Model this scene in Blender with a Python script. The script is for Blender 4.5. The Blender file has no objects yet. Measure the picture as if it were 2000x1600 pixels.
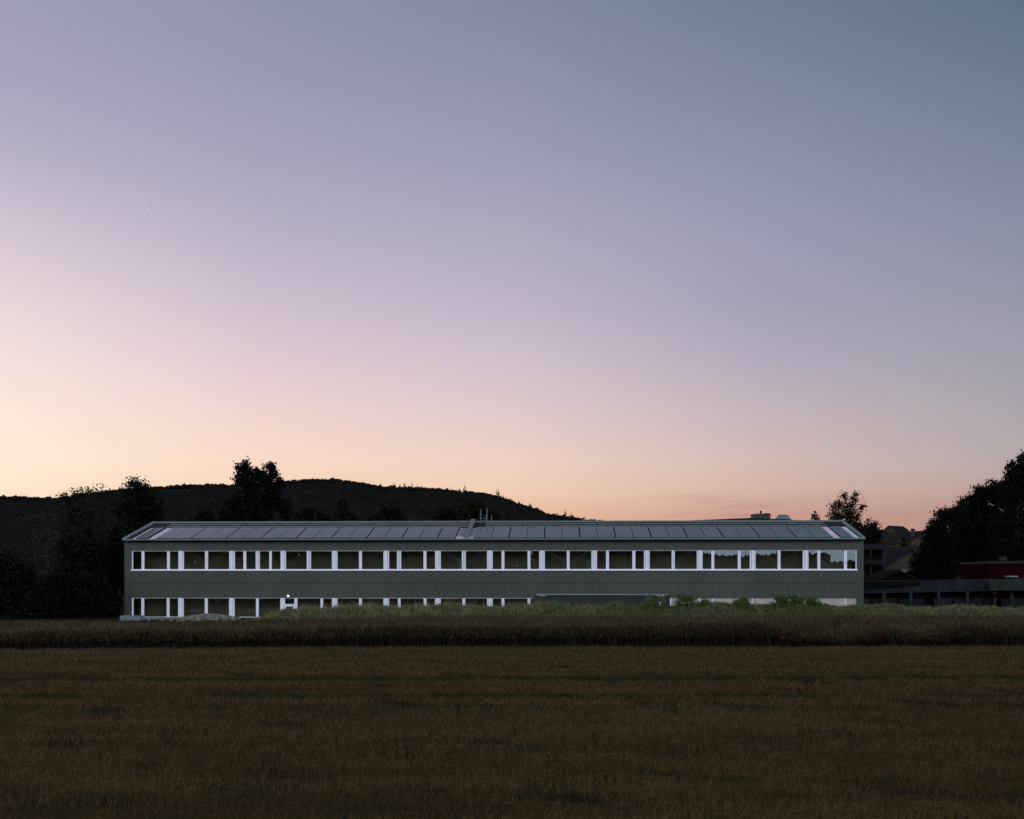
import bpy, math, random
import numpy as np
rs = np.random.RandomState(7); random.seed(7)
S = bpy.context.scene; C = S.collection
PI = math.pi; R = math.radians
F = 2200.0; HY = 1135.0; CZ = 3.5           # focal length and horizon in photo pixels, eye height
# ------------------------------------------------------------------ camera
cd = bpy.data.cameras.new('camera'); cam = bpy.data.objects.new('camera', cd); C.objects.link(cam)
cam.location = (0, 0, CZ); cam.rotation_euler = (PI/2, 0, 0)
cd.sensor_width = 36; cd.lens = F*36/2000; cd.shift_y = (HY-800)/2000; cd.clip_start = .1; cd.clip_end = 30000
S.camera = cam
S.render.resolution_x = 1024; S.render.resolution_y = 819
S.view_settings.view_transform = 'Standard'; S.view_settings.look = 'None'
S.view_settings.gamma = 1; S.view_settings.use_curve_mapping = False; S.view_settings.exposure = 0

def lin(c):
    g = sum(c)/3; k = .88 if c[0] < 215 else 1.03; c = tuple(min(255, g+(v-g)*k) for v in c)
    return tuple((v/255/12.92) if v/255 <= .04045 else ((v/255+.055)/1.055)**2.4 for v in c)
# ------------------------------------------------------------------ sky: dusk gradients by azimuth and elevation
EAST = 0.88    # strength of the unseen sky behind the viewer, raised to light the facade
ROWS = [0, 150, 300, 450, 600, 700, 800, 900, 960, 1010]
SKY = {
 0:   [(157,155,186),(168,163,192),(184,176,200),(212,196,212),(233,216,218),(243,224,221),(252,231,219),(255,235,216),(254,230,200),(250,210,165)],
 500: [(143,146,176),(152,152,184),(166,162,190),(184,175,199),(208,190,208),(224,202,210),(238,212,208),(248,218,200),(248,212,182),(244,198,160)],
 1000:[(128,137,165),(142,145,173),(154,154,184),(172,168,191),(192,178,200),(208,190,204),(222,201,202),(237,208,196),(240,205,180),(235,188,160)],
 1500:[(109,125,152),(124,134,162),(138,144,174),(152,153,181),(164,160,184),(178,168,188),(196,178,186),(212,184,178),(214,178,162),(206,154,138)],
 2000:[(94,114,140),(108,124,150),(122,133,160),(138,143,167),(151,152,172),(159,158,173),(172,165,172),(184,168,168),(190,158,152),(184,142,132)],
}
w = bpy.data.worlds.new('World'); S.world = w; w.use_nodes = True
nt = w.node_tree; nt.nodes.clear(); N = nt.nodes.new; L = nt.links.new
out = N('ShaderNodeOutputWorld'); bg = N('ShaderNodeBackground'); L(bg.outputs[0], out.inputs[0])
tc = N('ShaderNodeTexCoord'); sep = N('ShaderNodeSeparateXYZ'); L(tc.outputs['Generated'], sep.inputs[0])
def M(op, a, b=None, c=None):
    n = N('ShaderNodeMath'); n.operation = op
    for i, v in enumerate((a, b, c)):
        if v is None: continue
        if isinstance(v, (int, float)): n.inputs[i].default_value = v
        else: L(v, n.inputs[i])
    return n.outputs[0]
def MR(v, a, b, c=0, d=1, smooth=False):
    n = N('ShaderNodeMapRange'); n.interpolation_type = 'SMOOTHSTEP' if smooth else 'LINEAR'
    L(v, n.inputs[0])
    for i, q in enumerate((a, b, c, d)): n.inputs[i+1].default_value = q
    return n.outputs[0]
def MIX(f, a, b, mode='MIX'):
    n = N('ShaderNodeMix'); n.data_type = 'RGBA'; n.blend_type = mode
    if isinstance(f, (int, float)): n.inputs[0].default_value = f
    else: L(f, n.inputs[0])
    for i, v in ((6, a), (7, b)):
        if isinstance(v, tuple): n.inputs[i].default_value = (*v, 1)
        else: L(v, n.inputs[i])
    return n.outputs[2]
def RAMP(v, stops):
    n = N('ShaderNodeValToRGB'); L(v, n.inputs[0]); e = n.color_ramp.elements
    n.color_ramp.interpolation = 'B_SPLINE' if False else 'LINEAR'
    while len(e) < len(stops): e.new(.5)
    for i, (p, c) in enumerate(sorted(stops)): e[i].position = p; e[i].color = (*c, 1)
    return n.outputs[0]
elev = M('MULTIPLY', M('ARCSINE', sep.outputs[2]), 180/PI)          # degrees
az = M('MULTIPLY', M('ARCTAN2', sep.outputs[0], sep.outputs[1]), 180/PI)
e30 = M('DIVIDE', elev, 30)
prev = None; prev_az = None
for X in sorted(SKY):
    a = math.degrees(math.atan((X-1000)/F)); k = math.hypot(1, (X-1000)/F)
    col = RAMP(e30, [(math.degrees(math.atan((HY-y)/(F*k)))/30, lin(c)) for y, c in zip(ROWS, SKY[X])])
    prev = col if prev is None else MIX(MR(az, prev_az, a), prev, col)
    prev_az = a
east = RAMP(e30, [(0, (.40,.54,.70)), (.10, (.46,.55,.70)), (.4, (.74,.80,1.0)), (1, (.98,1.06,1.36))])
east = MIX(1.0, east, (2.2*EAST,)*3, 'MULTIPLY')
aaz = M('ABSOLUTE', az)
col = MIX(MR(aaz, 34, 95, smooth=True), prev, east)
# thin dusk clouds low in the west, a little darker and pinker than the sky
comb = N('ShaderNodeCombineXYZ'); L(M('MULTIPLY', az, .22), comb.inputs[0]); L(M('MULTIPLY_ADD', elev, 2.2, M('MULTIPLY', az, -.08)), comb.inputs[1])
nz = N('ShaderNodeTexNoise'); L(comb.outputs[0], nz.inputs['Vector']); nz.inputs['Scale'].default_value = 1.0; nz.inputs['Detail'].default_value = 4
cm = M('MULTIPLY', MR(nz.outputs[0], .42, .66, smooth=True), M('MULTIPLY', MR(elev, 2.4, 3.2, smooth=True), MR(elev, 4.0, 4.7, 1, 0, smooth=True)))
cm = M('MULTIPLY', cm, M('MULTIPLY', MR(az, 6, 9, smooth=True), MR(az, 11, 15, 1, .25, smooth=True)))
col = MIX(cm, col, MIX(1.0, col, (.91,.84,.88), 'MULTIPLY'))
# the zenith, far above the frame, is already night blue
zen = MR(elev, 27, 58, 1, .09, smooth=True)
zc = MIX(MR(elev, 27, 50, smooth=True), col, (.42,.50,.72))
fin = MIX(1.0, zc, (1,1,1), 'MULTIPLY')
vm = N('ShaderNodeVectorMath'); vm.operation = 'SCALE'; L(fin, vm.inputs[0]); L(zen, vm.inputs['Scale'])
L(vm.outputs[0], bg.inputs[0]); bg.inputs[1].default_value = 1.0
# the sun has gone behind the hill on the left: it only reaches the vapour trail
sd = bpy.data.lights.new('sun', 'SUN'); sun = bpy.data.objects.new('sun', sd); C.objects.link(sun)
sd.energy = 1.5; sd.angle = R(.5); sd.color = (1, .55, .42)
sun.rotation_euler = (R(90-1.6), 0, R(210)); sun.location = (-50, 50, 50)

# ------------------------------------------------------------------ helpers
def W(px, py, Y): return ((px-1000)/F*Y, Y, CZ+(HY-py)/F*Y)
def tag(o, label=None, cat=None, group=None, kind=None):
    for k, v in (('label', label), ('category', cat), ('group', group), ('kind', kind)):
        if v: o[k] = v
    return o
def empty(name, loc, rz=0, **k):
    o = bpy.data.objects.new(name, None); C.objects.link(o); o.location = loc; o.rotation_euler = (0, 0, rz)
    o.empty_display_size = .3
    return tag(o, **k)
def nmesh(name, V, Fc, mat, parent=None, smooth=False):
    V = np.asarray(V, dtype=np.float32); Fc = np.asarray(Fc, dtype=np.int32); n, k = Fc.shape
    me = bpy.data.meshes.new(name)
    me.vertices.add(len(V)); me.vertices.foreach_set('co', V.ravel())
    me.loops.add(n*k); me.loops.foreach_set('vertex_index', Fc.ravel())
    me.polygons.add(n); me.polygons.foreach_set('loop_start', np.arange(0, n*k, k, dtype=np.int32))
    me.polygons.foreach_set('loop_total', np.full(n, k, dtype=np.int32))
    if smooth: me.polygons.foreach_set('use_smooth', np.ones(n, dtype=bool))
    me.update(calc_edges=True); me.validate()
    me.materials.append(mat)
    o = bpy.data.objects.new(name, me); C.objects.link(o)
    if parent: o.parent = parent
    return o
class MB:
    def __init__(s): s.v = []; s.f = []
    def poly(s, pts, faces):
        b = len(s.v); s.v += [tuple(p) for p in pts]; s.f += [tuple(i+b for i in f) for f in faces]; return s
    def box(s, x0, x1, y0, y1, z0, z1):
        if x0 > x1: x0, x1 = x1, x0
        return s.poly([(x0,y0,z0),(x1,y0,z0),(x1,y1,z0),(x0,y1,z0),(x0,y0,z1),(x1,y0,z1),(x1,y1,z1),(x0,y1,z1)],
            [(0,3,2,1),(4,5,6,7),(0,1,5,4),(1,2,6,5),(2,3,7,6),(3,0,4,7)])
    def prism(s, ring, d):   # ring extruded by vector d
        n = len(ring); q = [tuple(a+b for a, b in zip(p, d)) for p in ring]
        return s.poly(list(ring)+q, [tuple(range(n))[::-1], tuple(range(n, 2*n))]+[(i, (i+1)%n, n+(i+1)%n, n+i) for i in range(n)])
    def loft(s, rings, caps=True):
        n = len(rings[0]); pts = [p for r in rings for p in r]; fs = []
        for j in range(len(rings)-1):
            fs += [(j*n+i, j*n+(i+1)%n, (j+1)*n+(i+1)%n, (j+1)*n+i) for i in range(n)]
        if caps: fs += [tuple(range(n))[::-1], tuple(range((len(rings)-1)*n, len(rings)*n))]
        return s.poly(pts, fs)
    def rod(s, a, b, r0, r1=None, n=8):
        r1 = r0 if r1 is None else r1
        a = np.array(a, float); b = np.array(b, float); d = b-a; d /= np.linalg.norm(d)
        u = np.cross(d, (0,0,1) if abs(d[2]) < .9 else (1,0,0)); u /= np.linalg.norm(u); v = np.cross(d, u)
        ring = lambda c, r: [tuple(c+r*(math.cos(2*PI*i/n)*u+math.sin(2*PI*i/n)*v)) for i in range(n)]
        return s.loft([ring(a, r0), ring(b, r1)])
    def build(s, name, mat, parent=None, bevel=0):
        me = bpy.data.meshes.new(name); me.from_pydata(s.v, [], s.f); me.update(); me.materials.append(mat)
        o = bpy.data.objects.new(name, me); C.objects.link(o)
        if parent: o.parent = parent
        if bevel:
            m = o.modifiers.new('bevel', 'BEVEL'); m.width = bevel; m.segments = 2; m.limit_method = 'ANGLE'
        return o
def box(name, mat, parent, *a, bevel=0): return MB().box(*a).build(name, mat, parent, bevel)

def mat(name, c, rough=.7, var=.25, scale=3.0, metallic=0, bump=0, stretch=(1,1,1), c2=None, spec=.5, island=0):
    m = bpy.data.materials.new(name); m.use_nodes = True; t = m.node_tree; p = t.nodes['Principled BSDF']
    p.inputs['Roughness'].default_value = rough; p.inputs['Metallic'].default_value = metallic
    p.inputs['Specular IOR Level'].default_value = spec
    co = t.nodes.new('ShaderNodeTexCoord'); mp = t.nodes.new('ShaderNodeMapping'); mp.inputs['Scale'].default_value = stretch
    t.links.new(co.outputs['Object'], mp.inputs[0])
    n = t.nodes.new('ShaderNodeTexNoise'); n.inputs['Scale'].default_value = scale; n.inputs['Detail'].default_value = 6
    t.links.new(mp.outputs[0], n.inputs['Vector'])
    r = t.nodes.new('ShaderNodeValToRGB'); c2 = c2 or tuple(v*(1+var) for v in c)
    r.color_ramp.elements[0].position = .3; r.color_ramp.elements[1].position = .7
    r.color_ramp.elements[0].color = (*[v*(1-var) for v in c], 1); r.color_ramp.elements[1].color = (*c2, 1)
    t.links.new(n.outputs[0], r.inputs[0]); cout = r.outputs[0]
    if island:
        g = t.nodes.new('ShaderNodeNewGeometry'); mr = t.nodes.new('ShaderNodeMapRange')
        mr.inputs[3].default_value = 1-island; mr.inputs[4].default_value = 1+island
        t.links.new(g.outputs['Random Per Island'], mr.inputs[0])
        vs = t.nodes.new('ShaderNodeVectorMath'); vs.operation = 'SCALE'
        t.links.new(cout, vs.inputs[0]); t.links.new(mr.outputs[0], vs.inputs['Scale']); cout = vs.outputs[0]
    t.links.new(cout, p.inputs['Base Color'])
    if bump:
        b = t.nodes.new('ShaderNodeBump'); b.inputs['Strength'].default_value = bump; b.inputs['Distance'].default_value = .05
        t.links.new(n.outputs[0], b.inputs['Height']); t.links.new(b.outputs[0], p.inputs['Normal'])
    return m
def cladding(name, c, pitch, depth=.6):      # vertical boards: dark joints and a board to board tone
    m = mat(name, c, .6, .15, .16); t = m.node_tree; p = t.nodes['Principled BSDF']
    co = t.nodes.new('ShaderNodeTexCoord'); sx = t.nodes.new('ShaderNodeSeparateXYZ'); t.links.new(co.outputs['Object'], sx.inputs[0])
    def mm(op, a, b):
        n = t.nodes.new('ShaderNodeMath'); n.operation = op
        for i, v in enumerate((a, b)):
            if isinstance(v, (int, float)): n.inputs[i].default_value = v
            else: t.links.new(v, n.inputs[i])
        return n.outputs[0]
    q = mm('DIVIDE', sx.outputs[0], pitch); fr = mm('FRACT', q, 0); fl = mm('FLOOR', q, 0)
    wn = t.nodes.new('ShaderNodeTexWhiteNoise'); wn.noise_dimensions = '2D'
    cb = t.nodes.new('ShaderNodeCombineXYZ'); t.links.new(fl, cb.inputs[0]); t.links.new(mm('GREATER_THAN', sx.outputs[2], 3.33), cb.inputs[1])
    t.links.new(cb.outputs[0], wn.inputs['Vector'])
    tone = mm('ADD', mm('MULTIPLY', wn.outputs[0], .22), .89)
    joint = mm('SUBTRACT', 1, mm('MULTIPLY', mm('LESS_THAN', fr, .14), depth))
    k = mm('MULTIPLY', tone, joint)
    src = p.inputs['Base Color'].links[0].from_socket
    vs = t.nodes.new('ShaderNodeVectorMath'); vs.operation = 'SCALE'
    t.links.new(src, vs.inputs[0]); t.links.new(k, vs.inputs['Scale']); t.links.new(vs.outputs[0], p.inputs['Base Color'])
    return m
def glass(name, ior=2.1, tint=(.9,.93,.9)):
    m = bpy.data.materials.new(name); m.use_nodes = True; t = m.node_tree; t.nodes.clear()
    o = t.nodes.new('ShaderNodeOutputMaterial'); mx = t.nodes.new('ShaderNodeMixShader'); fr = t.nodes.new('ShaderNodeFresnel')
    fr.inputs[0].default_value = ior; tr = t.nodes.new('ShaderNodeBsdfTransparent'); tr.inputs[0].default_value = (*tint, 1)
    gl = t.nodes.new('ShaderNodeBsdfGlossy'); gl.inputs['Roughness'].default_value = .005
    tcn = t.nodes.new('ShaderNodeTexCoord'); nz = t.nodes.new('ShaderNodeTexNoise'); nz.inputs['Scale'].default_value = .9; nz.inputs['Detail'].default_value = 1
    b = t.nodes.new('ShaderNodeBump'); b.inputs['Strength'].default_value = .15; b.inputs['Distance'].default_value = .008
    t.links.new(tcn.outputs['Object'], nz.inputs['Vector']); t.links.new(nz.outputs[0], b.inputs['Height']); t.links.new(b.outputs[0], gl.inputs['Normal'])
    t.links.new(fr.outputs[0], mx.inputs[0]); t.links.new(tr.outputs[0], mx.inputs[1]); t.links.new(gl.outputs[0], mx.inputs[2]); t.links.new(mx.outputs[0], o.inputs[0])
    return m
def lamp_mat(name, c, s):
    m = mat(name, (.7,.7,.7), .4); p = m.node_tree.nodes['Principled BSDF']
    p.inputs['Emission Color'].default_value = (*c, 1); p.inputs['Emission Strength'].default_value = s; return m

m_wall = cladding('green_grey_boards', (.041,.049,.029), .16, .35)
m_frame = mat('white_paint', (.80,.79,.82), .45, .05, 2)
m_sill = mat('white_sheet_sill', (.80,.80,.86), .35, .04, 1)
m_head = mat('timber_head', (.26,.21,.13), .7)
m_glass = glass('window_glass')
m_int = mat('interior_plaster', (.42,.38,.24), .9, .12, .4)
m_floor = mat('interior_floor', (.26,.20,.12), .8, .3, .8)
m_rod = mat('brace_steel', (.55,.55,.50), .6)
m_roof = mat('dark_roof_metal', (.014,.017,.016), .8, .2, .5, spec=.15)
m_trim = mat('grey_sheet_trim', (.115,.155,.145), .4, .1, 1.5)
m_strip = mat('dim_strip', (.075,.10,.09), .4, .3, 1.2)
m_light = mat('pale_flashing', (.55,.50,.56), .5, .25, 2.5)
m_panel = mat('solar_glass', (.034,.056,.046), .20, .3, 1.2, stretch=(.12,1,1))
m_bars = mat('panel_rail', (.02,.022,.024), .5)
m_steel = mat('galvanised_steel', (.10,.12,.11), .5, .2, 4)
m_conc = mat('dimmed_concrete', (.016,.019,.021), .85, .35, 1.2, stretch=(1,1,.25), spec=.05)  # both concretes darkened in base colour for the weak light on this side
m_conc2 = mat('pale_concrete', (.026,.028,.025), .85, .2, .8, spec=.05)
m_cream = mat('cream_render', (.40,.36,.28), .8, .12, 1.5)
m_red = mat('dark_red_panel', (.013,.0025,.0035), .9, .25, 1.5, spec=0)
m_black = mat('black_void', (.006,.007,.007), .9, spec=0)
m_bark = mat('bark', (.016,.013,.010), .9, .4, 5)
m_tilr = mat('dark_roof_tiles', (.020,.016,.014), .85, .35, 3, spec=0)
m_tilg = mat('grey_roof_tiles', (.016,.016,.017), .8, .3, 3, spec=0)
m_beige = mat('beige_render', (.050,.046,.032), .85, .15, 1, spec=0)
m_pane = mat('dark_window_pane', (.02,.022,.03), .15, .1)
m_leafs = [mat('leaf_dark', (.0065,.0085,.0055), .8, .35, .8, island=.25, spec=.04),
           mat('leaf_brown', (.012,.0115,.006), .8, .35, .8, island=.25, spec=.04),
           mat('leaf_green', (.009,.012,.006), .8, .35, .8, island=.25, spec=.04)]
m_shrub = mat('shrub_leaf', (.075,.115,.032), .7, .35, 1.5, island=.45, spec=.05)

# ------------------------------------------------------------------ the ground
def interp(tab, x): xs, ys = zip(*tab); return np.interp(x, xs, ys)
CROP0 = lambda x: interp([(-60, 56.4), (-26, 57.0), (-10, 58.9), (0, 59.3), (60, 59.4)], x)   # near edge of the standing crop
def bank_h(x, y):      # earth bank between the crop and the building
    along = interp([(-23, 0), (-20.5, .35), (-18.5, .95), (-16.5, 1.25), (-6, 1.35), (0, 1.33), (12, 1.40), (25, 1.45), (34, 1.35), (60, 1.2), (110, 1.0)], x)
    across = np.clip(1-((y-90)/7.5)**2, 0, 1)**.8
    return along*across*(1+.08*np.sin(x*.9)+.05*np.sin(x*2.3+1))
def hill_h(x, y):      # settlement slope on the right
    a = np.clip((x-30)/60, 0, 1)*np.clip((y-150)/380, 0, 1)
    return 24*a**1.0
m_soil = mat('field_soil', (.024,.018,.009), .95, .35, .5, stretch=(.25,1.6,1), c2=(.034,.024,.011), bump=.4, spec=0)
xs = np.concatenate([np.linspace(-4000, -160, 14), np.linspace(-120, 120, 97), np.linspace(160, 4000, 14)])
ys = np.concatenate([np.linspace(-3000, -60, 8), np.linspace(-20, 76, 25), np.linspace(78, 104, 27), np.linspace(110, 560, 31), np.linspace(700, 9000, 10)])
GX, GY = np.meshgrid(xs, ys); GZ = np.zeros_like(GX)
GZ += hill_h(GX, GY)
nx, ny = len(xs), len(ys)
idx = np.arange(nx*ny).reshape(ny, nx)
quads = np.stack([idx[:-1,:-1], idx[:-1,1:], idx[1:,1:], idx[1:,:-1]], -1).reshape(-1, 4)
g = nmesh('ground', np.stack([GX, GY, GZ], -1).reshape(-1, 3), quads, m_soil); tag(g, kind='structure')
m_bank = mat('bank_earth', (.055,.050,.028), .95, .4, 1.5, bump=.6, spec=0)
xs = np.linspace(-23.5, 110, 400); ys = np.linspace(82, 98, 33)
GX, GY = np.meshgrid(xs, ys); GZ = bank_h(GX, GY)*(.92+.12*rs.rand(*GX.shape))-.02
idx = np.arange(GX.size).reshape(GX.shape)
quads = np.stack([idx[:-1,:-1], idx[:-1,1:], idx[1:,1:], idx[1:,:-1]], -1).reshape(-1, 4)
tag(nmesh('earth_bank', np.stack([GX, GY, GZ], -1).reshape(-1, 3), quads, m_bank), kind='structure')

# blades: n thin triangles standing at P, leaning by a random amount
def blades(P, h, wd, lean, dirs=None):
    n = len(P); a = rs.rand(n)*2*PI if dirs is None else dirs
    s = np.stack([np.cos(a), np.sin(a), np.zeros(n)], 1)*(wd/2)[:, None]
    la = rs.rand(n)*2*PI; tip = P+np.stack([np.cos(la)*lean*h, np.sin(la)*lean*h, h], 1)
    V = np.stack([P-s, P+s, tip], 1).reshape(-1, 3)
    return V
def tri_obj(name, Vs, m, **k):
    V = np.concatenate(Vs); o = nmesh(name, V, np.arange(len(V)).reshape(-1, 3), m); tag(o, **k); return o
TRACKS = [(39.9, .65, .9), (33.9, .50, .6), (30.8, .4, .35)]      # wheel tracks where green regrowth stands
def wob(x): return .25*np.sin(x*.11)+.12*np.sin(x*.37+2)
def track_w(x, y):
    t = np.zeros_like(y)
    for d, wd, kk in TRACKS: t = np.maximum(t, kk*np.exp(-((y-d-wob(x))/wd)**2))
    return t
def scatter(y0, y1, dens, margin=1.2):
    n = int(dens*.4545*margin*(y1*y1-y0*y0)); y = np.sqrt(rs.rand(n)*(y1*y1-y0*y0)+y0*y0); x = (rs.rand(n)*2-1)*y*.4545*margin
    return x, y
def pnoise(x, y, s, seed=0):
    r = np.random.RandomState(seed); v = 0
    for i in range(6):
        a = r.rand()*2*PI; f = s*(.6+1.3*r.rand()); v = v+np.sin((x*np.cos(a)*.45+y*np.sin(a))*f+r.rand()*9)
    return v/6
straw, green = [], []
for y0, y1, dens, wd in ((13, 22, 750, .0065), (22, 30, 420, .008), (30, 42, 240, .011), (42, 60, 150, .015)):
    x, y = scatter(y0, y1, dens)
    y = np.round(y/.14)*.14+rs.randn(len(y))*.022                       # drilled rows
    keep = (y < CROP0(x)+.3) & (pnoise(x, y, 3.2, 3)+.62-1.5*track_w(x, y) > rs.rand(len(x))*.75-.15)
    bare = (pnoise(x, y, 2.6, 5) > .30) & (y < 19.5)
    keep &= ~(bare & (rs.rand(len(x)) < .7))
    x, y = x[keep], y[keep]; n = len(x)
    h = (.10+.07*rs.rand(n))*(1+.25*pnoise(x, y, 1.1, 9))
    straw.append(blades(np.stack([x, y, np.zeros(n)], 1), h, np.full(n, wd), .25+.35*rs.rand(n)))
    k = int(n*.10); xx = x[:k]+rs.randn(k)*.1; yy = y[:k]; hh = np.full(k, .02)+.05*rs.rand(k)      # fallen straw lying about
    a = rs.rand(k)*2*PI; ln = .12+.25*rs.rand(k)
    P = np.stack([xx, yy, hh+.04], 1); d = np.stack([np.cos(a), np.sin(a), .25*rs.randn(k)], 1)*ln[:, None]; s = np.stack([-np.sin(a), np.cos(a), np.zeros(k)+.6], 1)*(wd*.6)
    straw.append(np.stack([P-s, P+s, P+d], 1).reshape(-1, 3))
    x, y = scatter(y0, y1, dens*.9); tw = track_w(x, y)
    gm = np.maximum(tw*.85*(pnoise(x, y, 1.0, 21) > -.35), np.clip(pnoise(x, y, .9, 12)*1.3-.25, 0, 1)*.35)
    gm = np.maximum(gm, ((pnoise(x, y, 3.4, 33) > .38) & (y < 20.0))*.5)
    keep = (rs.rand(len(x)) < gm) & (y < CROP0(x)); x, y = x[keep], y[keep]; n = len(x)
    green.append(blades(np.stack([x, y, np.zeros(n)], 1), .09+.15*rs.rand(n), np.full(n, wd*1.6), .3+.6*rs.rand(n)))
m_straw = mat('stubble_straw', (.076,.048,.018), .8, .25, .35, stretch=(.3,1.4,1), island=.75, spec=.03)
m_green = mat('regrowth_green', (.026,.029,.010), .8, .3, 1, island=.4, spec=.03)
tri_obj('stubble', straw, m_straw, kind='stuff', label='brown cut stubble covering the near field', cat='stubble')
tri_obj('grass', green, m_green, kind='stuff', label='low green regrowth in the wheel tracks of the stubble field', cat='grass')

# standing dry crop
def crop():
    n0 = 34000
    x = (rs.rand(n0)*2-1)*42; y = CROP0(x)+.3*pnoise(x, x*0, 1.9, 51)+np.where(rs.rand(n0) < .35, rs.rand(n0)*1.6, rs.rand(n0)*17)+rs.randn(n0)*.06
    lodge = np.clip(1-((x-17)/3.6)**2, 0, 1)*np.clip(1-(y-CROP0(x))/3.5, 0, 1)          # flattened patch
    lodge = np.maximum(lodge, .55*np.clip(1-((x-21.5)/2.2)**2, 0, 1)*np.clip(1-(y-CROP0(x))/2.5, 0, 1))
    h = (1.05+.22*pnoise(x, y, .8, 2)+.07*pnoise(x, y, 3, 4)+.16*rs.rand(n0))*(1-.62*lodge)+interp([(-30,-.32),(-18,-.26),(-8,-.10),(0,0),(30,0)], x)
    P = np.stack([x, y, np.zeros(n0)], 1); out = [blades(P, h*.9, np.full(n0, .04), .10+.5*lodge)]
    for k in range(11):
        t = .34+.64*rs.rand(n0)**.55; a = rs.rand(n0)*2*PI; rr = .06+.16*rs.rand(n0)
        B = P+np.stack([np.cos(a)*rr, np.sin(a)*rr, h*t], 1); ln = .09+.20*rs.rand(n0); up = .9-1.2*lodge*rs.rand(n0)
        b = rs.rand(n0)*2*PI; d = np.stack([np.cos(b)*.6, np.sin(b)*.6, up], 1)*ln[:, None]; s = np.stack([np.cos(b+1.5), np.sin(b+1.5), np.zeros(n0)], 1)*.016
        out.append(np.stack([B-s, B+s, B+d], 1).reshape(-1, 3))
    return out
m_crop = mat('dry_crop', (.066,.049,.024), .85, .3, .35, island=.5, spec=0)
cs = crop(); oc = tri_obj('standing_crop', cs, m_crop, kind='stuff', label='band of tall dry brown crop between the stubble and the building', cat='crop')
oc.data.materials.append(mat('crop_stem', (.017,.012,.008), .9, .3, 2, spec=.05))
mi = np.zeros(len(oc.data.polygons), dtype=np.int32); mi[:len(cs[0])//3] = 1; oc.data.polygons.foreach_set('material_index', mi)

# weeds and grasses over the bank
def weeds(n0, x0, x1, hfun, wd, tuft=5, yr=(82.5, 97.5), leafy=False):
    x = x0+rs.rand(n0)*(x1-x0); y = yr[0]+rs.rand(n0)*(yr[1]-yr[0]); z = bank_h(x, y); h = hfun(x, y); out = []
    P = np.stack([x, y, z-.02], 1)
    for k in range(tuft):
        q = P+np.stack([rs.randn(n0)*.10, rs.randn(n0)*.10, rs.rand(n0)*h*(.7 if leafy else 0)], 1)
        out.append(blades(q, h*(.25 if leafy else .6)+h*.4*rs.rand(n0), np.full(n0, wd), .2+.7*rs.rand(n0)))
    return out
m_weed = mat('bank_weed', (.048,.082,.022), .8, .3, .5, c2=(.100,.120,.045), island=.5, spec=0)
m_dry = mat('dry_grass', (.20,.165,.09), .8, .25, .6, island=.4, spec=0)
wh = lambda x, y: .22+.10*rs.rand(len(x))+.14*np.clip(pnoise(x, y, 1.3, 14), 0, 1)+interp([(-20,-.06),(0,0),(8,.06),(24,.04),(32,-.14),(60,-.14)], x)
tri_obj('bank_weeds', weeds(26000, -19, 100, wh, .045, 6, leafy=True), m_weed, kind='stuff', label='green weeds covering the long earth bank', cat='weeds')
dh = lambda x, y: (.28+.75*rs.rand(len(x))**2.5)*interp([(-22,.35),(-16,1),(4,1),(9,.55),(60,.45)], x)
tri_obj('dry_bank_grass', weeds(7500, -21, 60, dh, .024, 5), m_dry, kind='stuff', label='pale dry grass stalks along the top of the earth bank', cat='dry grass')

# ------------------------------------------------------------------ trees
def tubes(A, B, ra, rb, n=5):
    d = B-A; d /= np.maximum(np.linalg.norm(d, axis=1, keepdims=True), 1e-6)
    ref = np.where(np.abs(d[:, 2:3]) < .9, [[0,0,1]], [[1,0,0]]); u = np.cross(d, ref); u /= np.linalg.norm(u, axis=1, keepdims=True); v = np.cross(d, u)
    V = []
    for c, r in ((A, ra), (B, rb)):
        for i in range(n): V.append(c+r[:, None]*(math.cos(2*PI*i/n)*u+math.sin(2*PI*i/n)*v))
    V = np.stack(V, 1); m = len(A); base = (np.arange(m)*2*n)[:, None, None]
    f = np.array([[i, (i+1)%n, n+(i+1)%n, n+i] for i in range(n)])[None]
    return V.reshape(-1, 3), (base+f).reshape(-1, 4)
def leaf_quads(Cn, size, aspect=.6):
    n = len(Cn); a = rs.randn(n, 3); a /= np.linalg.norm(a, axis=1, keepdims=True); b = rs.randn(n, 3); b = np.cross(a, b); b /= np.linalg.norm(b, axis=1, keepdims=True)
    s = (size*(.55+.9*rs.rand(n)))[:, None]
    return np.stack([Cn-a*s, Cn-b*s*aspect, Cn+a*s, Cn+b*s*aspect], 1).reshape(-1, 3), np.arange(4*n).reshape(-1, 4)
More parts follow.
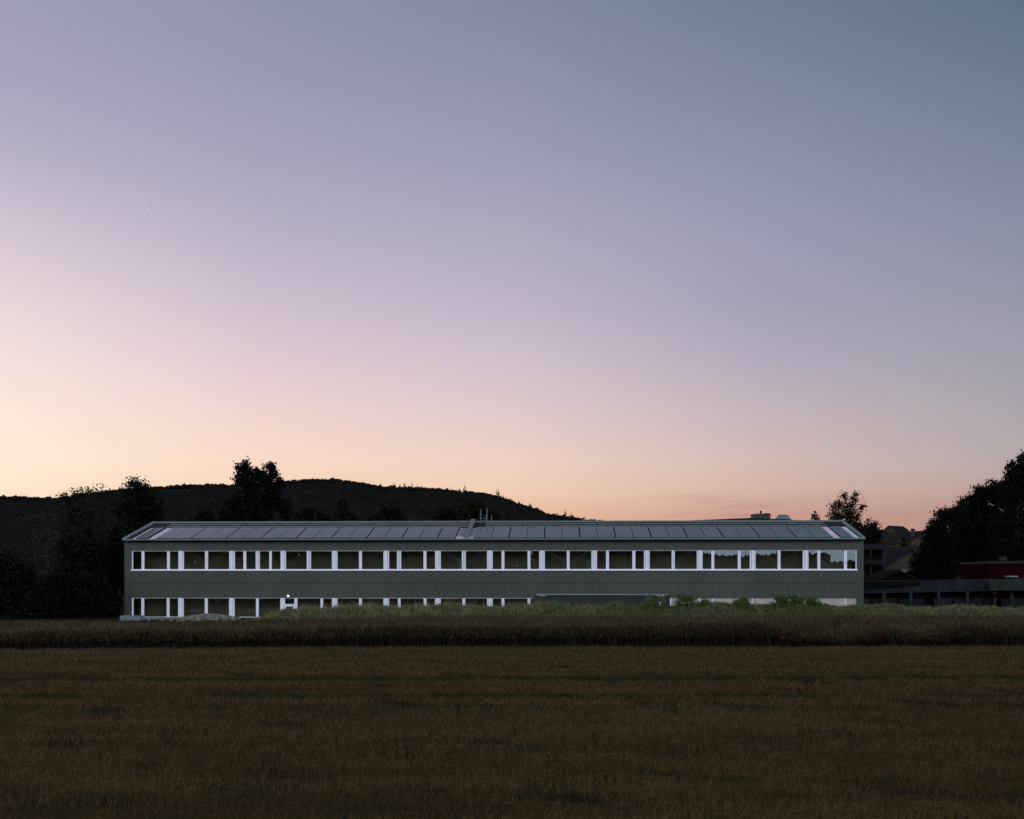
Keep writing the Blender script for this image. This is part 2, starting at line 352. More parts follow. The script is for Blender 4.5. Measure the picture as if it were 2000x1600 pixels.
def tree(name, label, base, blobs, ncl, nleaf, lsz, spread, tr, leaf, cat='tree', group=None, trunk_h=None, shell=.55, bare=0.0):
    """blobs: (cx, cy, cz, rx, ry, rz, weight) ellipsoids that the crown fills, metres, world"""
    base = np.array(base, float); B = np.array(blobs, float); wt = B[:, 6]/B[:, 6].sum()
    k = rs.choice(len(B), ncl, p=wt); d = rs.randn(ncl, 3); d /= np.linalg.norm(d, axis=1, keepdims=True)
    P = B[k, :3]+d*B[k, 3:6]*(rs.rand(ncl)**shell)[:, None]
    top = P[:, 2].max(); ctr = (B[:, :3]*wt[:, None]).sum(0)
    th = trunk_h if trunk_h else (ctr[2]-base[2])
    nodes = []; par = []
    for i in range(7):
        t = i/6; nodes.append(base+np.array([(ctr[0]-base[0])*t*t, (ctr[1]-base[1])*t*t, th*t])+(rs.randn(3)*.12*(0 < i) if i else 0)); par.append(i-1)
    tp = nodes[-1].copy(); order = np.argsort(np.linalg.norm(P-(base+tp)/2, axis=1))
    tip = []
    for j in order:
        p = P[j]; A = np.array(nodes); dd = A-p; dist = np.linalg.norm(dd, axis=1)+1.1*np.maximum(0, dd[:, 2]+.25*np.linalg.norm(dd[:, :2], axis=1)); dist[:2] += 50
        q = int(np.argmin(dist)); a = nodes[q]; L_ = np.linalg.norm(p-a)
        if L_ > 1.2:
            m = (a+p)/2+rs.randn(3)*L_*.08+np.array([0, 0, -L_*.06]); nodes.append(m); par.append(q); q = len(nodes)-1
        nodes.append(p); par.append(q); tip.append(len(nodes)-1)
    nn = len(nodes); cnt = np.ones(nn)
    for i in range(nn-1, 0, -1): cnt[par[i]] += cnt[i]
    rad = np.maximum(tr*(cnt/cnt[0])**.5, .012)
    A = np.array(nodes); pr = np.array(par[1:]); Vt, Ft = tubes(A[pr], A[1:], rad[pr]*np.where(pr == 0, 1.25, .9), rad[1:])
    root = empty(name, tuple(base), label=label, cat=cat, group=group)
    nmesh('trunk', Vt-base, Ft, m_bark, root)
    kept = P[rs.rand(ncl) >= bare] if bare else P
    m = max(1, len(kept)); sz = (.5+.9*rs.rand(m))
    Cn = np.repeat(kept, nleaf, 0)+rs.randn(m*nleaf, 3)*(np.repeat(sz, nleaf)*spread)[:, None]*np.array([1, 1, .8])
    Vl, Fl = leaf_quads(Cn, lsz); nmesh('crown', Vl-base, Fl, leaf, root)
    return root
def ptree(name, label, Y, basepx, blobs, ncl, nleaf, lsz=.17, spread=.5, tr=.2, leaf=None, zb=0, **k):
    """crown blobs given where they appear (photo px at depth Y); thickness in depth follows the width"""
    m = Y/F; bl = []
    for (cx, cy, rx, ry, *wv) in blobs:
        x, y, z = W(cx, cy, Y); bl.append((x, y+rs.uniform(-.4, .4)*rx*m, z, rx*m, rx*m*.9, ry*m, (wv[0] if wv else 1)*rx*ry))
    return tree(name, label, ((basepx-1000)*m, Y, zb), bl, ncl, nleaf, lsz, spread, tr, leaf or m_leafs[0], **k)
TG = 'trees standing around the long building'
# left of the building
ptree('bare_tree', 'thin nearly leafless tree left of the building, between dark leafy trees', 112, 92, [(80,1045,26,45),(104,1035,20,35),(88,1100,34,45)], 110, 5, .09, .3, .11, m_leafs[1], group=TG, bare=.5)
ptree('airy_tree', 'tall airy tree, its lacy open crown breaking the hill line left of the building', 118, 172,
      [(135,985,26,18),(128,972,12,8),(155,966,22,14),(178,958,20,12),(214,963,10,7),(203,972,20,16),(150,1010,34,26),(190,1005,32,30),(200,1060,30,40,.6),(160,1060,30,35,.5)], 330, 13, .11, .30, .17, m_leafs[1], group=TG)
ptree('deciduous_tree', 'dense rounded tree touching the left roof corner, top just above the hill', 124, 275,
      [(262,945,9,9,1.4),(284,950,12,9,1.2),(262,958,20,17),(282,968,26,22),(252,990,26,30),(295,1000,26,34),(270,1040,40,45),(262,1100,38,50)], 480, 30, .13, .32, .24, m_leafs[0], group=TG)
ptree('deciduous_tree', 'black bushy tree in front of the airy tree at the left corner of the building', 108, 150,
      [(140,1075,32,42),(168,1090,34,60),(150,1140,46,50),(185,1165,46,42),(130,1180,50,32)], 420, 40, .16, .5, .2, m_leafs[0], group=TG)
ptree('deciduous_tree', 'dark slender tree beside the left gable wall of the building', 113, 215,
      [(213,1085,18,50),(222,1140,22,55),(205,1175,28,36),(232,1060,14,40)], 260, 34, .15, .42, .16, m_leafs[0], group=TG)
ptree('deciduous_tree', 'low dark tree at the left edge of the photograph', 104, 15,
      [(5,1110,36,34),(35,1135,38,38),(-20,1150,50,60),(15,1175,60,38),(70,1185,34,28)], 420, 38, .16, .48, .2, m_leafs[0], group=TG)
ptree('bushy_shrub', 'dark bush at the foot of the bare tree on the left', 106, 88, [(85,1175,36,36),(105,1160,24,30)], 180, 34, .15, .45, .1, m_leafs[0], cat='shrub', group=TG)
# behind the building
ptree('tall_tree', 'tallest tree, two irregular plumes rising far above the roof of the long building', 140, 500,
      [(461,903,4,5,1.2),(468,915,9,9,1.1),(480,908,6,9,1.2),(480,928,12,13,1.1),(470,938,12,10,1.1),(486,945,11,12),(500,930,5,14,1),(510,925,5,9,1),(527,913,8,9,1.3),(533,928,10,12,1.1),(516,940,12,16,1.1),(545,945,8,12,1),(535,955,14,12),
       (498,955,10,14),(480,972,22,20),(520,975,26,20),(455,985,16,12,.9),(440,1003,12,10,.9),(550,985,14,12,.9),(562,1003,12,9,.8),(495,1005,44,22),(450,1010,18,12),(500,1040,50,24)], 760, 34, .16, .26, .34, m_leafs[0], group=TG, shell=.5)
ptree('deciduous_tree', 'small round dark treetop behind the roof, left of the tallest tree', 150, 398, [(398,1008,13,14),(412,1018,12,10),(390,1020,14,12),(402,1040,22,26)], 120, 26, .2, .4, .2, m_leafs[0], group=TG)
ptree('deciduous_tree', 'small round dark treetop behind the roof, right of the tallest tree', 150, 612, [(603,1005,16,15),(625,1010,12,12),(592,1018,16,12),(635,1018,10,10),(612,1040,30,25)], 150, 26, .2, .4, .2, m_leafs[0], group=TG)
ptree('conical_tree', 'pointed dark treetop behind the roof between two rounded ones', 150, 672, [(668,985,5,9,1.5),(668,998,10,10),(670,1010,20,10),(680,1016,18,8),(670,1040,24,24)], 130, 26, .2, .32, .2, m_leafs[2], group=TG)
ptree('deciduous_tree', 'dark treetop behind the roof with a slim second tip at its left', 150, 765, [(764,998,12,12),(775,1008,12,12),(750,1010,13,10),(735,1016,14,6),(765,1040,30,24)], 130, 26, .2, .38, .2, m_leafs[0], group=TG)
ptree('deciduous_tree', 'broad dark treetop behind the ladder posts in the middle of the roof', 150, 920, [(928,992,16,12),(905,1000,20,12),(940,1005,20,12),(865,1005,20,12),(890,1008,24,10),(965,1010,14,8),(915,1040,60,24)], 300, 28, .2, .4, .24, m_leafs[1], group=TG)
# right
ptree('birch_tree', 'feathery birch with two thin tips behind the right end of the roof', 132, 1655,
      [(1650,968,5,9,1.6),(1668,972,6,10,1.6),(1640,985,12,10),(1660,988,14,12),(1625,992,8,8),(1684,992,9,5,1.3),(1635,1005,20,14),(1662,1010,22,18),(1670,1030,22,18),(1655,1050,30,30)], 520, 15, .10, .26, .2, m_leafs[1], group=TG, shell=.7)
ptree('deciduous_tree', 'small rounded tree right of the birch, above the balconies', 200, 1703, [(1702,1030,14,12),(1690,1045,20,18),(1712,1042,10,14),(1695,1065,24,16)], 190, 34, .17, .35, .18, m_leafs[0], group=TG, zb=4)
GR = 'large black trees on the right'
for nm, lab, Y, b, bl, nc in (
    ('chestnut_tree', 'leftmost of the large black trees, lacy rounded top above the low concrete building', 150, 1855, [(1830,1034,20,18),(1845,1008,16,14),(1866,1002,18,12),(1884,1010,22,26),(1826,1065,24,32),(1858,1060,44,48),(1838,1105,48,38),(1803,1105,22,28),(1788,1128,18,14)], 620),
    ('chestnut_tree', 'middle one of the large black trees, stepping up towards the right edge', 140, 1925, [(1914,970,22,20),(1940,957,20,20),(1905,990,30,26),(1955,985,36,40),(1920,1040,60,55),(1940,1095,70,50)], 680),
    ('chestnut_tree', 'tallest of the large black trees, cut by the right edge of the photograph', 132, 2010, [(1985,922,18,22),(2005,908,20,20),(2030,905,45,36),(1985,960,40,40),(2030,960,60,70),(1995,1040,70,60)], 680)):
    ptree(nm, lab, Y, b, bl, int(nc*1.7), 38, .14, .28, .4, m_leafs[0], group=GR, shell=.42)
# spruce
def spruce(name, label, px, Y, ytop, zb, wmax):
    x, y, zt = W(px, ytop, Y); root = empty(name, (x, y, zb), label=label, cat='tree'); H = zt-zb
    MB().rod((0,0,0), (0,0,H*.97), .16, .02, 6).build('trunk', m_bark, root); V = []; F_ = 0
    pts = []
    for i in range(44):
        t = i/43; z = H*(1-t*.9); rr = wmax*t**.5*.95+.05
        for a in rs.rand(10)*2*PI:
            r = np.linspace(.05, rr*(.7+.4*rs.rand()), max(3, int(rr/.12)))
            pts.append(np.stack([np.cos(a)*r, np.sin(a)*r, z-.25*r+.12*(r/ rr)**2], 1))
    Cn = np.concatenate(pts); Vl, Fl = leaf_quads(Cn, .17, .6); nmesh('crown', Vl, Fl, m_leafs[0], root)
spruce('spruce_tree', 'little pointed spruce tip just above the roof, left of the birch', 1592, 145, 1002, 1.0, 2.6)

# weeds that stand up as shrubs on the bank
SG = 'green shrubs on the earth bank in front of the pale base wall'
def shrub(label, px, py_top, wpx, Y, n=90, leaf=None, spikes=0):
    m = Y/F; x = (px-1000)*m; zt = CZ+(HY-py_top)*m; zb = float(bank_h(np.array([x]), np.array([float(Y)]))[0])
    h = zt-zb; bl = []
    for i in range(11):
        hh = rs.uniform(.15, .85); bl.append((x+rs.uniform(-.5, .5)*wpx*m*(1.15-.5*hh), Y+rs.uniform(-.4, .4), zb+h*hh, wpx*m*.13, .3, h*.17, 1))
    for i in range(spikes):
        xx = x+rs.uniform(-.5, .5)*wpx*m; bl.append((xx, Y, zb+h*rs.uniform(.8, 1.0), .06, .06, h*.28, .35))
    tree('bushy_shrub', label, (x, Y, zb-.05), bl, n, 24, .05, .13, .02, leaf or m_shrub, cat='shrub', group=SG)
shrub('spiky green shrub at the right end of the dark container', 1280, 1170, 38, 88, 110, spikes=5)
shrub('green shrub with two tall spikes, right of the dark container', 1340, 1163, 34, 88, 110, spikes=6)
shrub('low scraggy green shrub between the two-spiked shrub and the round one', 1372, 1172, 26, 88, 60, spikes=2)
shrub('round light green shrub alone before the pale base wall', 1448, 1166, 30, 88, 140)
shrub('left half of the widest green shrub clump before the pale base wall', 1524, 1163, 36, 88, 150, spikes=3)
shrub('right half of the widest green shrub clump, dense and rounded', 1552, 1164, 34, 87.5, 150, spikes=2)
shrub('small green shrub with one upright spike at the right end of the clump', 1592, 1167, 34, 88, 120, spikes=3)
shrub('low green shrub in front of the left end of the dark container', 1080, 1178, 36, 88, 50, spikes=4)

# ------------------------------------------------------------------ the long building
TH = math.atan(95/F); D0 = 107.0; ct, st = math.cos(TH), math.sin(TH)
def U(px):
    k = (px-1000)/F; t = D0*ct/(k*st+ct); return t*k*ct-(t-D0)*st
def ZF(py): return CZ+(HY-py)*D0/F
bld = empty('long_building', (0, D0, 0), -TH, label='long two-storey building with grey-green board cladding, white window bands and solar roof', cat='building')
UL, UR = U(243), U(1687); DEPTH = 15.2; RW = 7.6; SL = .25
ZT = ZF(1054); zu1, zu0 = ZF(1075.5), ZF(1112.3); zj = ZF(1138.5); zl1, zl0 = ZF(1168.5), ZF(1206.5)
wl, wr = U(257), U(1673.5)
T = .35
wm = MB()
wm.box(UL, UR, 0, T, zu1+.05, ZT)                       # top band
wm.box(UL, wl, 0, T, zl0-.5, zu1+.05); wm.box(wr, UR, 0, T, zl0-.5, zu1+.05)
wm.box(wl, wr, 0, T, zj+.025, zu0-.12); wm.box(wl, wr, .12, T, zj-.025, zj+.025); wm.box(wl, wr, 0, T, zl1+.05, zj-.025)
wm.build('wall', m_wall, bld)
for a, b in ((UL, UL+T), (UR-T, UR)):
    gm = MB().prism([(a, T, zl0-.5), (a, DEPTH, zl0-.5), (a, DEPTH, ZT), (a, RW+.2, ZT+(RW)*SL-.1), (a, T, ZT)], (b-a, 0, 0)); gm.build('gable_wall', m_wall, bld)
box('rear_wall', m_wall, bld, UL+T, UR-T, DEPTH-T, DEPTH, zl0-.5, ZT)
im = MB(); im.box(UL+T, UR-T, 2.9, 3.05, zl0, ZT)
im.build('interior_wall', m_int, bld)
fm = MB(); fm.box(UL+T, UR-T, T+.02, 2.88, zl1+.35, zl1+.65); fm.box(UL+T, UR-T, T+.02, 2.88, zl0-.3, zl0-.02); fm.box(UL+T, UR-T, T+.02, 2.88, zu1+.12, zu1+.3)
fm.build('interior_floor', m_floor, bld)
box('window_sill', m_sill, bld, U(255.5), U(1675), -.10, T, zu0-.12, zu0)
box('window_head', m_head, bld, wl, wr, .02, T, zu1, zu1+.05)
box('window_head', m_head, bld, wl, U(1311), .02, T, zl1, zl1+.05)
box('window_sill', mat('pale_blue_sill', (.25,.31,.35), .5), bld, U(257), U(500), -.06, T, zl0-.14, zl0-.002)

up = [(259.2,276),(281.2,325.8),(331,348),(358.4,400),(405.6,447.2),(458.2,475),(480.4,499),(506.8,525.6),(530.2,547.6),(558,599),(607,648),(658.8,701),(706.5,748.8),(759.6,775.2),(783.2,827),(832.6,849.6),(860.6,902),(909.6,951.2),(962,979.6),(985,1030.4),(1035.8,1053.2),(1064,1107.1),(1112.4,1155.2),(1166,1183.8),(1189.4,1235.2),(1241,1258),(1269,1312),(1318,1361.2),(1372.3,1389.8),(1395.1,1441.3),(1447,1464.8),(1476,1519.2),(1524.6,1568.4),(1579.4,1597),(1602.4,1648.8),(1654.4,1671.5)]
lo = [(260,275.4),(280.8,325.2),(330.2,347.6),(358,399.6),(405,447),(457.4,499.6),(504.8,547),(580.4,625.7),(630.5,648),(658.8,701),(706.5,748.8),(759.6,777),(782.2,827.4),(832.6,849.6),(860.6,903),(908.6,951.2),(962,979.6),(985,1030.4),(1035.8,1053.2),(1064,1107.1),(1112.4,1155.2),(1166,1183.8),(1189.4,1235.2),(1241,1258),(1269,1306)]
def windows(ws, z0, z1, ends, skip=()):
    n = len(ws)
    for i, (a, b) in enumerate(ws):
        a, b = U(a), U(b)
        pa = ends[0] if i == 0 else U(ws[i-1][1]); nb = ends[1] if i == n-1 else U(ws[i+1][0])
        ga, gb = (a-pa), (nb-b)
        fa = a-(ga if i == 0 else min(ga/2-.006, .13)); fb = b+(gb if i == n-1 else min(gb/2-.006, .13))
        fr = MB(); y0, y1 = .06, .20
        fr.box(fa, a, y0, y1, z0, z1); fr.box(b, fb, y0, y1, z0, z1); fr.box(a, b, y0, y1, z0, z0+.035); fr.box(a, b, y0, y1, z1-.035, z1)
        f = fr.build('window', m_frame, bld)
        box('pane', m_glass, f, a, b, .13, .15, z0+.035, z1-.035)
        if gb > .32 and i < n-1 and i not in skip:
            box('window_post', m_frame, bld, fb+.03, nb-min(gb/2-.006, .13)-.03, .0, .20, z0, z1)
windows(up, zu0, zu1, (wl, wr)); windows(lo, zl0, zl1, (wl, U(1311)), skip=(6,))
# door between two lower windows
dm = MB(); d0, d1 = U(553.2), U(577); zd = ZF(1183); a, b = U(556), U(574.6); zt0 = ZF(1180.5)
f0 = U(547.2); dm.box(f0+.135, d0-.01, .03, .2, zl0, zl1)
dm.box(d0, a, .05, .2, zl0, zl1); dm.box(b, U(577.4), .05, .2, zl0, zl1); dm.box(a, b, .05, .2, zd, zt0); dm.box(a, b, .05, .2, zl1-.04, zl1)
dr = dm.build('door', m_frame, bld)
box('transom_pane', m_glass, dr, a, b, .13, .15, zt0, zl1-.04)
lf = MB(); lf.box(a+.01, a+.11, .07, .13, zl0, zd-.01); lf.box(b-.11, b-.01, .07, .13, zl0, zd-.01); lf.box(a+.11, b-.11, .07, .13, zd-.11, zd-.01); lf.box(a+.11, b-.11, .07, .13, zl0, zl0+.15)
lf.build('door_leaf', m_frame, dr); box('door_pane', m_glass, dr, a+.11, b-.11, .09, .11, zl0+.15, zd-.11)
# diagonal braces inside
def brace(ax, az_, bx, bz): MB().rod((ax, .6, az_), (bx, .6, bz), .028).build('brace', m_rod, bld)
for l, c, r in ((362, 402.8, 443), (663, 703.7, 745), (865, 905.8, 948), (1068, 1109.7, 1151), (1273, 1315, 1357), (1480, 1522, 1564)):
    zc = ZF(1101)
    brace(U(l), zu1, U(c), zc); brace(U(r), zu1, U(c), zc); brace(U(c), zc, U((l+c)/2), zu0-.3); brace(U(c), zc, U((r+c)/2), zu0-.3)
    if l < 1000:
        zc = ZF(1186); brace(U(l+10), zl1, U(c), zc); brace(U(r-10), zl1, U(c), zc); brace(U(c), zc, U(l+14), zl0-.1); brace(U(c), zc, U(r-14), zl0-.1)
# pale base wall on the right
box('base_wall', m_cream, bld, U(1311)+.01, wr-.005, .12, .34, -1, zl1+.045)
jm = MB()
for px in (1367, 1392.5, 1469.5, 1651.5): jm.box(U(px)-.035, U(px)+.035, .09, .118, -.5, zl1+.03)
jm.build('joint_strip', m_frame, bld)
wlm = lamp_mat('cool_lamp', (.85,.92,1), 1.1)
box('wall_lamp', wlm, bld, U(561.2), U(565), -.09, -.002, ZF(1166), ZF(1162.6), bevel=.02)
box('wall_lamp', lamp_mat('warm_lamp', (1,.9,.75), 1.2), bld, UL-.12, UL-.002, .4, .52, ZF(1103), ZF(1101))
# roof: z of the slope surface at depth v
V0 = -.5
def RZ(v, lift=0): return ZT+.10+(v+.28)*SL+lift
def slope_box(mb, u0, u1, v0, v1, lift0, lift1, ub0=None, ub1=None):     # a slab lying on the front slope; ub = its ends at the upper side
    ub0 = u0 if ub0 is None else ub0; ub1 = u1 if ub1 is None else ub1
    a = RZ(v0); b = RZ(v1)
    mb.poly([(u0,v0,a+lift0),(u1,v0,a+lift0),(ub1,v1,b+lift0),(ub0,v1,b+lift0),(u0,v0,a+lift1),(u1,v0,a+lift1),(ub1,v1,b+lift1),(ub0,v1,b+lift1)],
        [(0,3,2,1),(4,5,6,7),(0,1,5,4),(1,2,6,5),(2,3,7,6),(3,0,4,7)]); return mb
RV = RW
rf = MB(); ul, ur = UL+.02, UR-.02
ridge = RZ(RV)
rf.poly([(ul,V0,RZ(V0)-.16),(ur,V0,RZ(V0)-.16),(ur,V0,RZ(V0)),(ul,V0,RZ(V0)),(ul,RV,ridge),(ur,RV,ridge),(ul,RV,ridge-.18),(ur,RV,ridge-.18)],
        [(0,1,2,3),(3,2,5,4),(0,6,7,1),(0,3,4,6),(1,7,5,2)])
bv = DEPTH+.3; bz = ridge-(bv-RV)*SL
rf.poly([(ul,RV,ridge),(ur,RV,ridge),(ur,bv,bz),(ul,bv,bz),(ul,RV,ridge-.18),(ur,RV,ridge-.18),(ur,bv,bz-.18),(ul,bv,bz-.18)],
        [(0,1,2,3),(7,6,5,4),(3,2,6,7),(0,3,7,4),(1,5,6,2)])
roof = rf.build('roof', m_roof, bld)
MB().box(ul, ur, V0-.12, V0-.005, RZ(V0)-.08, RZ(V0)+.05).build('gutter', m_trim, roof)
MB().box(ul+.4, ur-.4, RV-.20, RV+.15, ridge-.06, ridge+.11).build('ridge_cap', m_trim, roof)
for a, b in ((ul, ul+.34), (ur-.34, ur)):
    m = MB(); slope_box(m, a, b, V0-.1, RV, .02, .15); m.build('verge', m_trim, roof)
PV = [-.42, 4.5]
def panel(u0, u1, gap):
    m = MB(); rows = 5; h = (PV[1]-PV[0])/rows
    for r in range(rows):
        slope_box(m, u0+gap, u1-gap, PV[0]+r*h+.02, PV[0]+(r+1)*h-.02, .07, .11)
    return m.build('solar_panel', m_panel, roof)
sA, sB, nA = U(308), U(889.8), 17; sC, sD, nC = U(925), U(1624), 20
for s, e, n in ((sA, sB, nA), (sC, sD, nC)):
    for i in range(n):
        u0 = s+(e-s)*i/n; u1 = s+(e-s)*(i+1)/n; g0 = .045 if i % 2 == 0 else .02
        m = MB(); h = (PV[1]-PV[0])/5; ga = .06 if i % 2 == 0 else .028; gb_ = .028 if i % 2 == 0 else .06
        for r in range(5): slope_box(m, u0+ga, u1-gb_, PV[0]+r*h+.012, PV[0]+(r+1)*h-.07, .06, .125)
        m.build('solar_panel', m_panel, roof)
for a, b in ((U(268), U(290)), (U(1641), U(1664))):
    m = MB(); h = (PV[1]-PV[0])/5
    for r in range(5): slope_box(m, a, b, PV[0]+r*h+.012, PV[0]+(r+1)*h-.07, .06, .125)
    m.build('solar_panel', m_panel, roof)
# pale flashings beside the panels
for a, b in ((294, 306), (262, 266.5), (1626, 1639), (1666, 1676)):
    m = MB(); slope_box(m, U(a), U(b), V0+.03, 4.55, .012, .05); m.build('flashing', m_light, roof)
# two narrow upper strips
for (v0, v1), l in (((4.95, 5.4), .07), ((6.0, 6.45), .08)):
    for s, e in ((U(288), U(905)), (U(940), U(1640))):
        k = int((e-s)/3.4)
        m = MB()
        for i in range(k):
            a = s+(e-s)*i/k; b = s+(e-s)*(i+1)/k; slope_box(m, a+.03, b-.03, v0, v1, l-.03, l+.01)
            m.box(a+.2, a+.28, v0+.2, v0+.28, RZ(v0)+.0, RZ(v0+.2)+l-.02)
        m.build('upper_panel_strip', m_strip, roof)
# open bay in the middle: stepped rails, walkway, ladder posts
m = MB(); slope_box(m, U(891), U(924.5), V0+.03, 4.5, .012, .04); m.build('flashing', m_light, roof)
m = MB()
for i in range(7): slope_box(m, U(891)+.05, U(924)-.05, .45+i*.62, .62+i*.62, .05, .09)
m.build('snow_rail', m_bars, roof)
m = MB(); slope_box(m, U(907), U(916.5), V0+.0, RV+.1, .10, .28); m.build('walkway_duct', m_steel, roof)
lm = MB()
for px, h in ((928, 1.25), (941, 1.35)):
    lm.rod((U(px), RV-.6, ridge-.1), (U(px)+.05, RV-.6, ridge+h), .045)
lm.rod((U(938), RV+.3, ridge-.1), (U(939), RV+.3, ridge+.75), .03); lm.rod((U(950), RV+.5, ridge-.1), (U(950), RV+.5, ridge+.75), .04)
for z in (.1, .35): lm.rod((U(928), RV-.6, ridge+z), (U(941), RV-.6, ridge+z), .03)
lm.build('roof_ladder', m_steel, roof)
for px in (612, 1155.5): MB().rod((U(px), .35, RZ(.35)), (U(px)-.03, .35, RZ(.35)+.3), .03).build('vent_pipe', m_steel, roof)
# things seen through the panes
tag(MB().box(U(894), U(902.5), 107.9-D0, 107.95-D0, zu0-.3, ZF(1090.5)).build('leaning_board', mat('pale_green_board', (.42,.55,.46), .7)), 'pale green board standing behind the glass in the middle of the upper window band', 'board')
bpy.data.objects['leaning_board'].location = (0, D0, 0); bpy.data.objects['leaning_board'].rotation_euler = (0, 0, -TH)
o = bpy.data.objects['leaning_board'].copy(); C.objects.link(o); o.location = (U(1146)*ct-U(894)*ct, D0-(U(1146)-U(894))*st, -.02)
o['label'] = 'pale board behind the upper glass right of the roof ladder, lower part of the pane'
o.scale = (1, 1, .98)
def table(px, Yin, label, z):
    r = empty('work_table', (0, D0, 0), -TH, label=label, cat='table'); u = U(px); mm_ = mat('table_wood', (.10,.09,.07), .7)
    box('table_top', mm_, r, u-.75, u+.75, Yin, Yin+.8, z+.74, z+.78)
    for sx in (-.68, .68):
        for sy in (.06, .74): box('leg', mm_, r, u+sx-.03, u+sx+.03, Yin+sy-.03, Yin+sy+.03, z, z+.74)
table(436, 1.6, 'dark work table behind the upper glass near the left end', zl1+.65); table(318, 1.4, 'dark table behind the ground floor glass near the left corner', zl0)

# ------------------------------------------------------------------ things in front of the building
def container():
    L_ = 12.2; Hh = 2.55; x0, Y0, _ = W(1044, 0, 102.4); x1 = (1308-1000)/F*100.9
    rz = math.atan2(100.9-102.4, x1-x0); r = empty('shipping_container', (x0, Y0, -.30), rz, label='long dark grey shipping container behind the bank, below the middle of the facade', cat='container')
    Lc = math.hypot(x1-x0, 1.5); m = MB(); n = int(Lc/.28); mc = mat('dark_grey_steel', (.032,.037,.034), .8, .15, 1.5, spec=.1)
    # corrugated long side
    pts = []; p = Lc/n
    for i in range(n):
        a = i*p; pts += [(a, .0), (a+p*.3, .0), (a+p*.5, .04), (a+p*.8, .04)]
    pts.append((Lc, 0)); pts = [(u, v+.03) for u, v in pts]
    for (a, va), (b, vb) in zip(pts, pts[1:]): m.poly([(a,va,.12),(b,vb,.12),(b,vb,Hh-.1),(a,va,Hh-.1)], [(0,1,2,3)])
    m.box(0, Lc, 2.35, 2.40, .12, Hh-.05); m.box(0, .05, .08, 2.35, .12, Hh-.1); m.box(Lc-.05, Lc, .08, 2.35, .12, Hh-.1)
    m.build('side_wall', mc, r)
    MB().box(-.03, Lc+.03, 0, .10, 0, .12).box(-.03, Lc+.03, 0, .09, Hh-.1, Hh-.005).box(-.03,.10,-.01,.11,.12,Hh-.1).box(Lc-.10,Lc+.03,-.01,.11,.12,Hh-.1).build('frame', mc, r)
    m = MB(); k = 42
    for i in range(k):
        a = .1+(Lc-.2)*i/k; m.box(a, a+(Lc-.2)/k*.62, .10, 2.3, Hh-.03, Hh+.065)
    m.box(.05, Lc-.05, .09, 2.35, Hh-.06, Hh-.03); m.build('roof_panel', mat('pale_roof_steel', (.22,.30,.32), .5), r)
    mo = mat('orange_label', (.50,.26,.07), .6)
    for a in (.35, Lc-1.15): box('stripe_label', mo, r, a, a+.7, -.006, -.001, Hh-.11, Hh-.035)
    m = MB()
    for a in (Lc-1.55, Lc-.95): 
        for j in range(4): m.box(a, a+.14, -.02, .02, Hh-.72-j*.26, Hh-.56-j*.26)
    m.build('marking', m_frame, r)
container()
def stack():
    Y = 99.0; x0, _, _ = W(234, 0, Y); x1, _, _ = W(274, 0, Y); r = empty('building_blocks', (x0, Y, 0), label='stack of pale blue-grey insulation slabs at the left corner of the building', cat='slab stack')
    ms = mat('blue_grey_slab', (.13,.175,.185), .8, .15, 2); Wd = x1-x0
    for j, (a, b) in enumerate(((0, Wd*.28), (Wd*.29, Wd))): box('slab', ms, r, a, b-.01, 0, 1.2, .02, .27, bevel=.01)
    for a, b in ((.0, Wd*.84), (Wd*.85, Wd)): box('slab', ms, r, a, b-.01, .02, 1.2, .275, .44, bevel=.01)
    x2 = (344-1000)/F*Y
    p = empty('plank', (x1+.05, Y+.3, 0), label='long pale plank lying on the ground right of the slab stack', cat='plank'); p.rotation_euler = (0, 0, 0)
    MB().box(0, x2-x1, 0, .4, .13, .2).build('board', mat('pale_plank', (.16,.21,.22), .7), p)
    MB().box(.5, .7, 0, .4, .0, .13).box(x2-x1-.7, x2-x1-.5, 0, .4, 0, .13).build('support', ms, p)
stack()
# rubble heap
n = 900; Y = 99.5; x = W(395, 0, Y)[0]+rs.randn(n)*1.9; y = Y+rs.randn(n)*.7
x = np.clip(x, W(325, 0, Y)[0], W(462, 0, Y)[0]); hh = .46*np.exp(-((x-W(408, 0, Y)[0])/2.3)**2)*np.exp(-((y-Y)/1.1)**2)+.1
mb = MB()
for i in range(n):
    r = .05+.12*rs.rand(); z = hh[i]*rs.rand()**.3; dv = rs.rand(8)*.5+.75
    c = [(sx*r*dv[j]+x[i], sy*r*.8*dv[j]+y[i], max(0, sz*r*.6*dv[j]+z)) for j, (sx, sy, sz) in enumerate([(-1,-1,-1),(1,-1,-1),(1,1,-1),(-1,1,-1),(-1,-1,1),(1,-1,1),(1,1,1),(-1,1,1)])]
    mb.poly(c, [(0,3,2,1),(4,5,6,7),(0,1,5,4),(1,2,6,5),(2,3,7,6),(3,0,4,7)])
tag(mb.build('rubble_heap', mat('pale_rubble', (.15,.14,.10), .9, .3, 4, island=.3)), 'low heap of pale rubble in front of the left ground floor windows', 'rubble', kind='stuff')

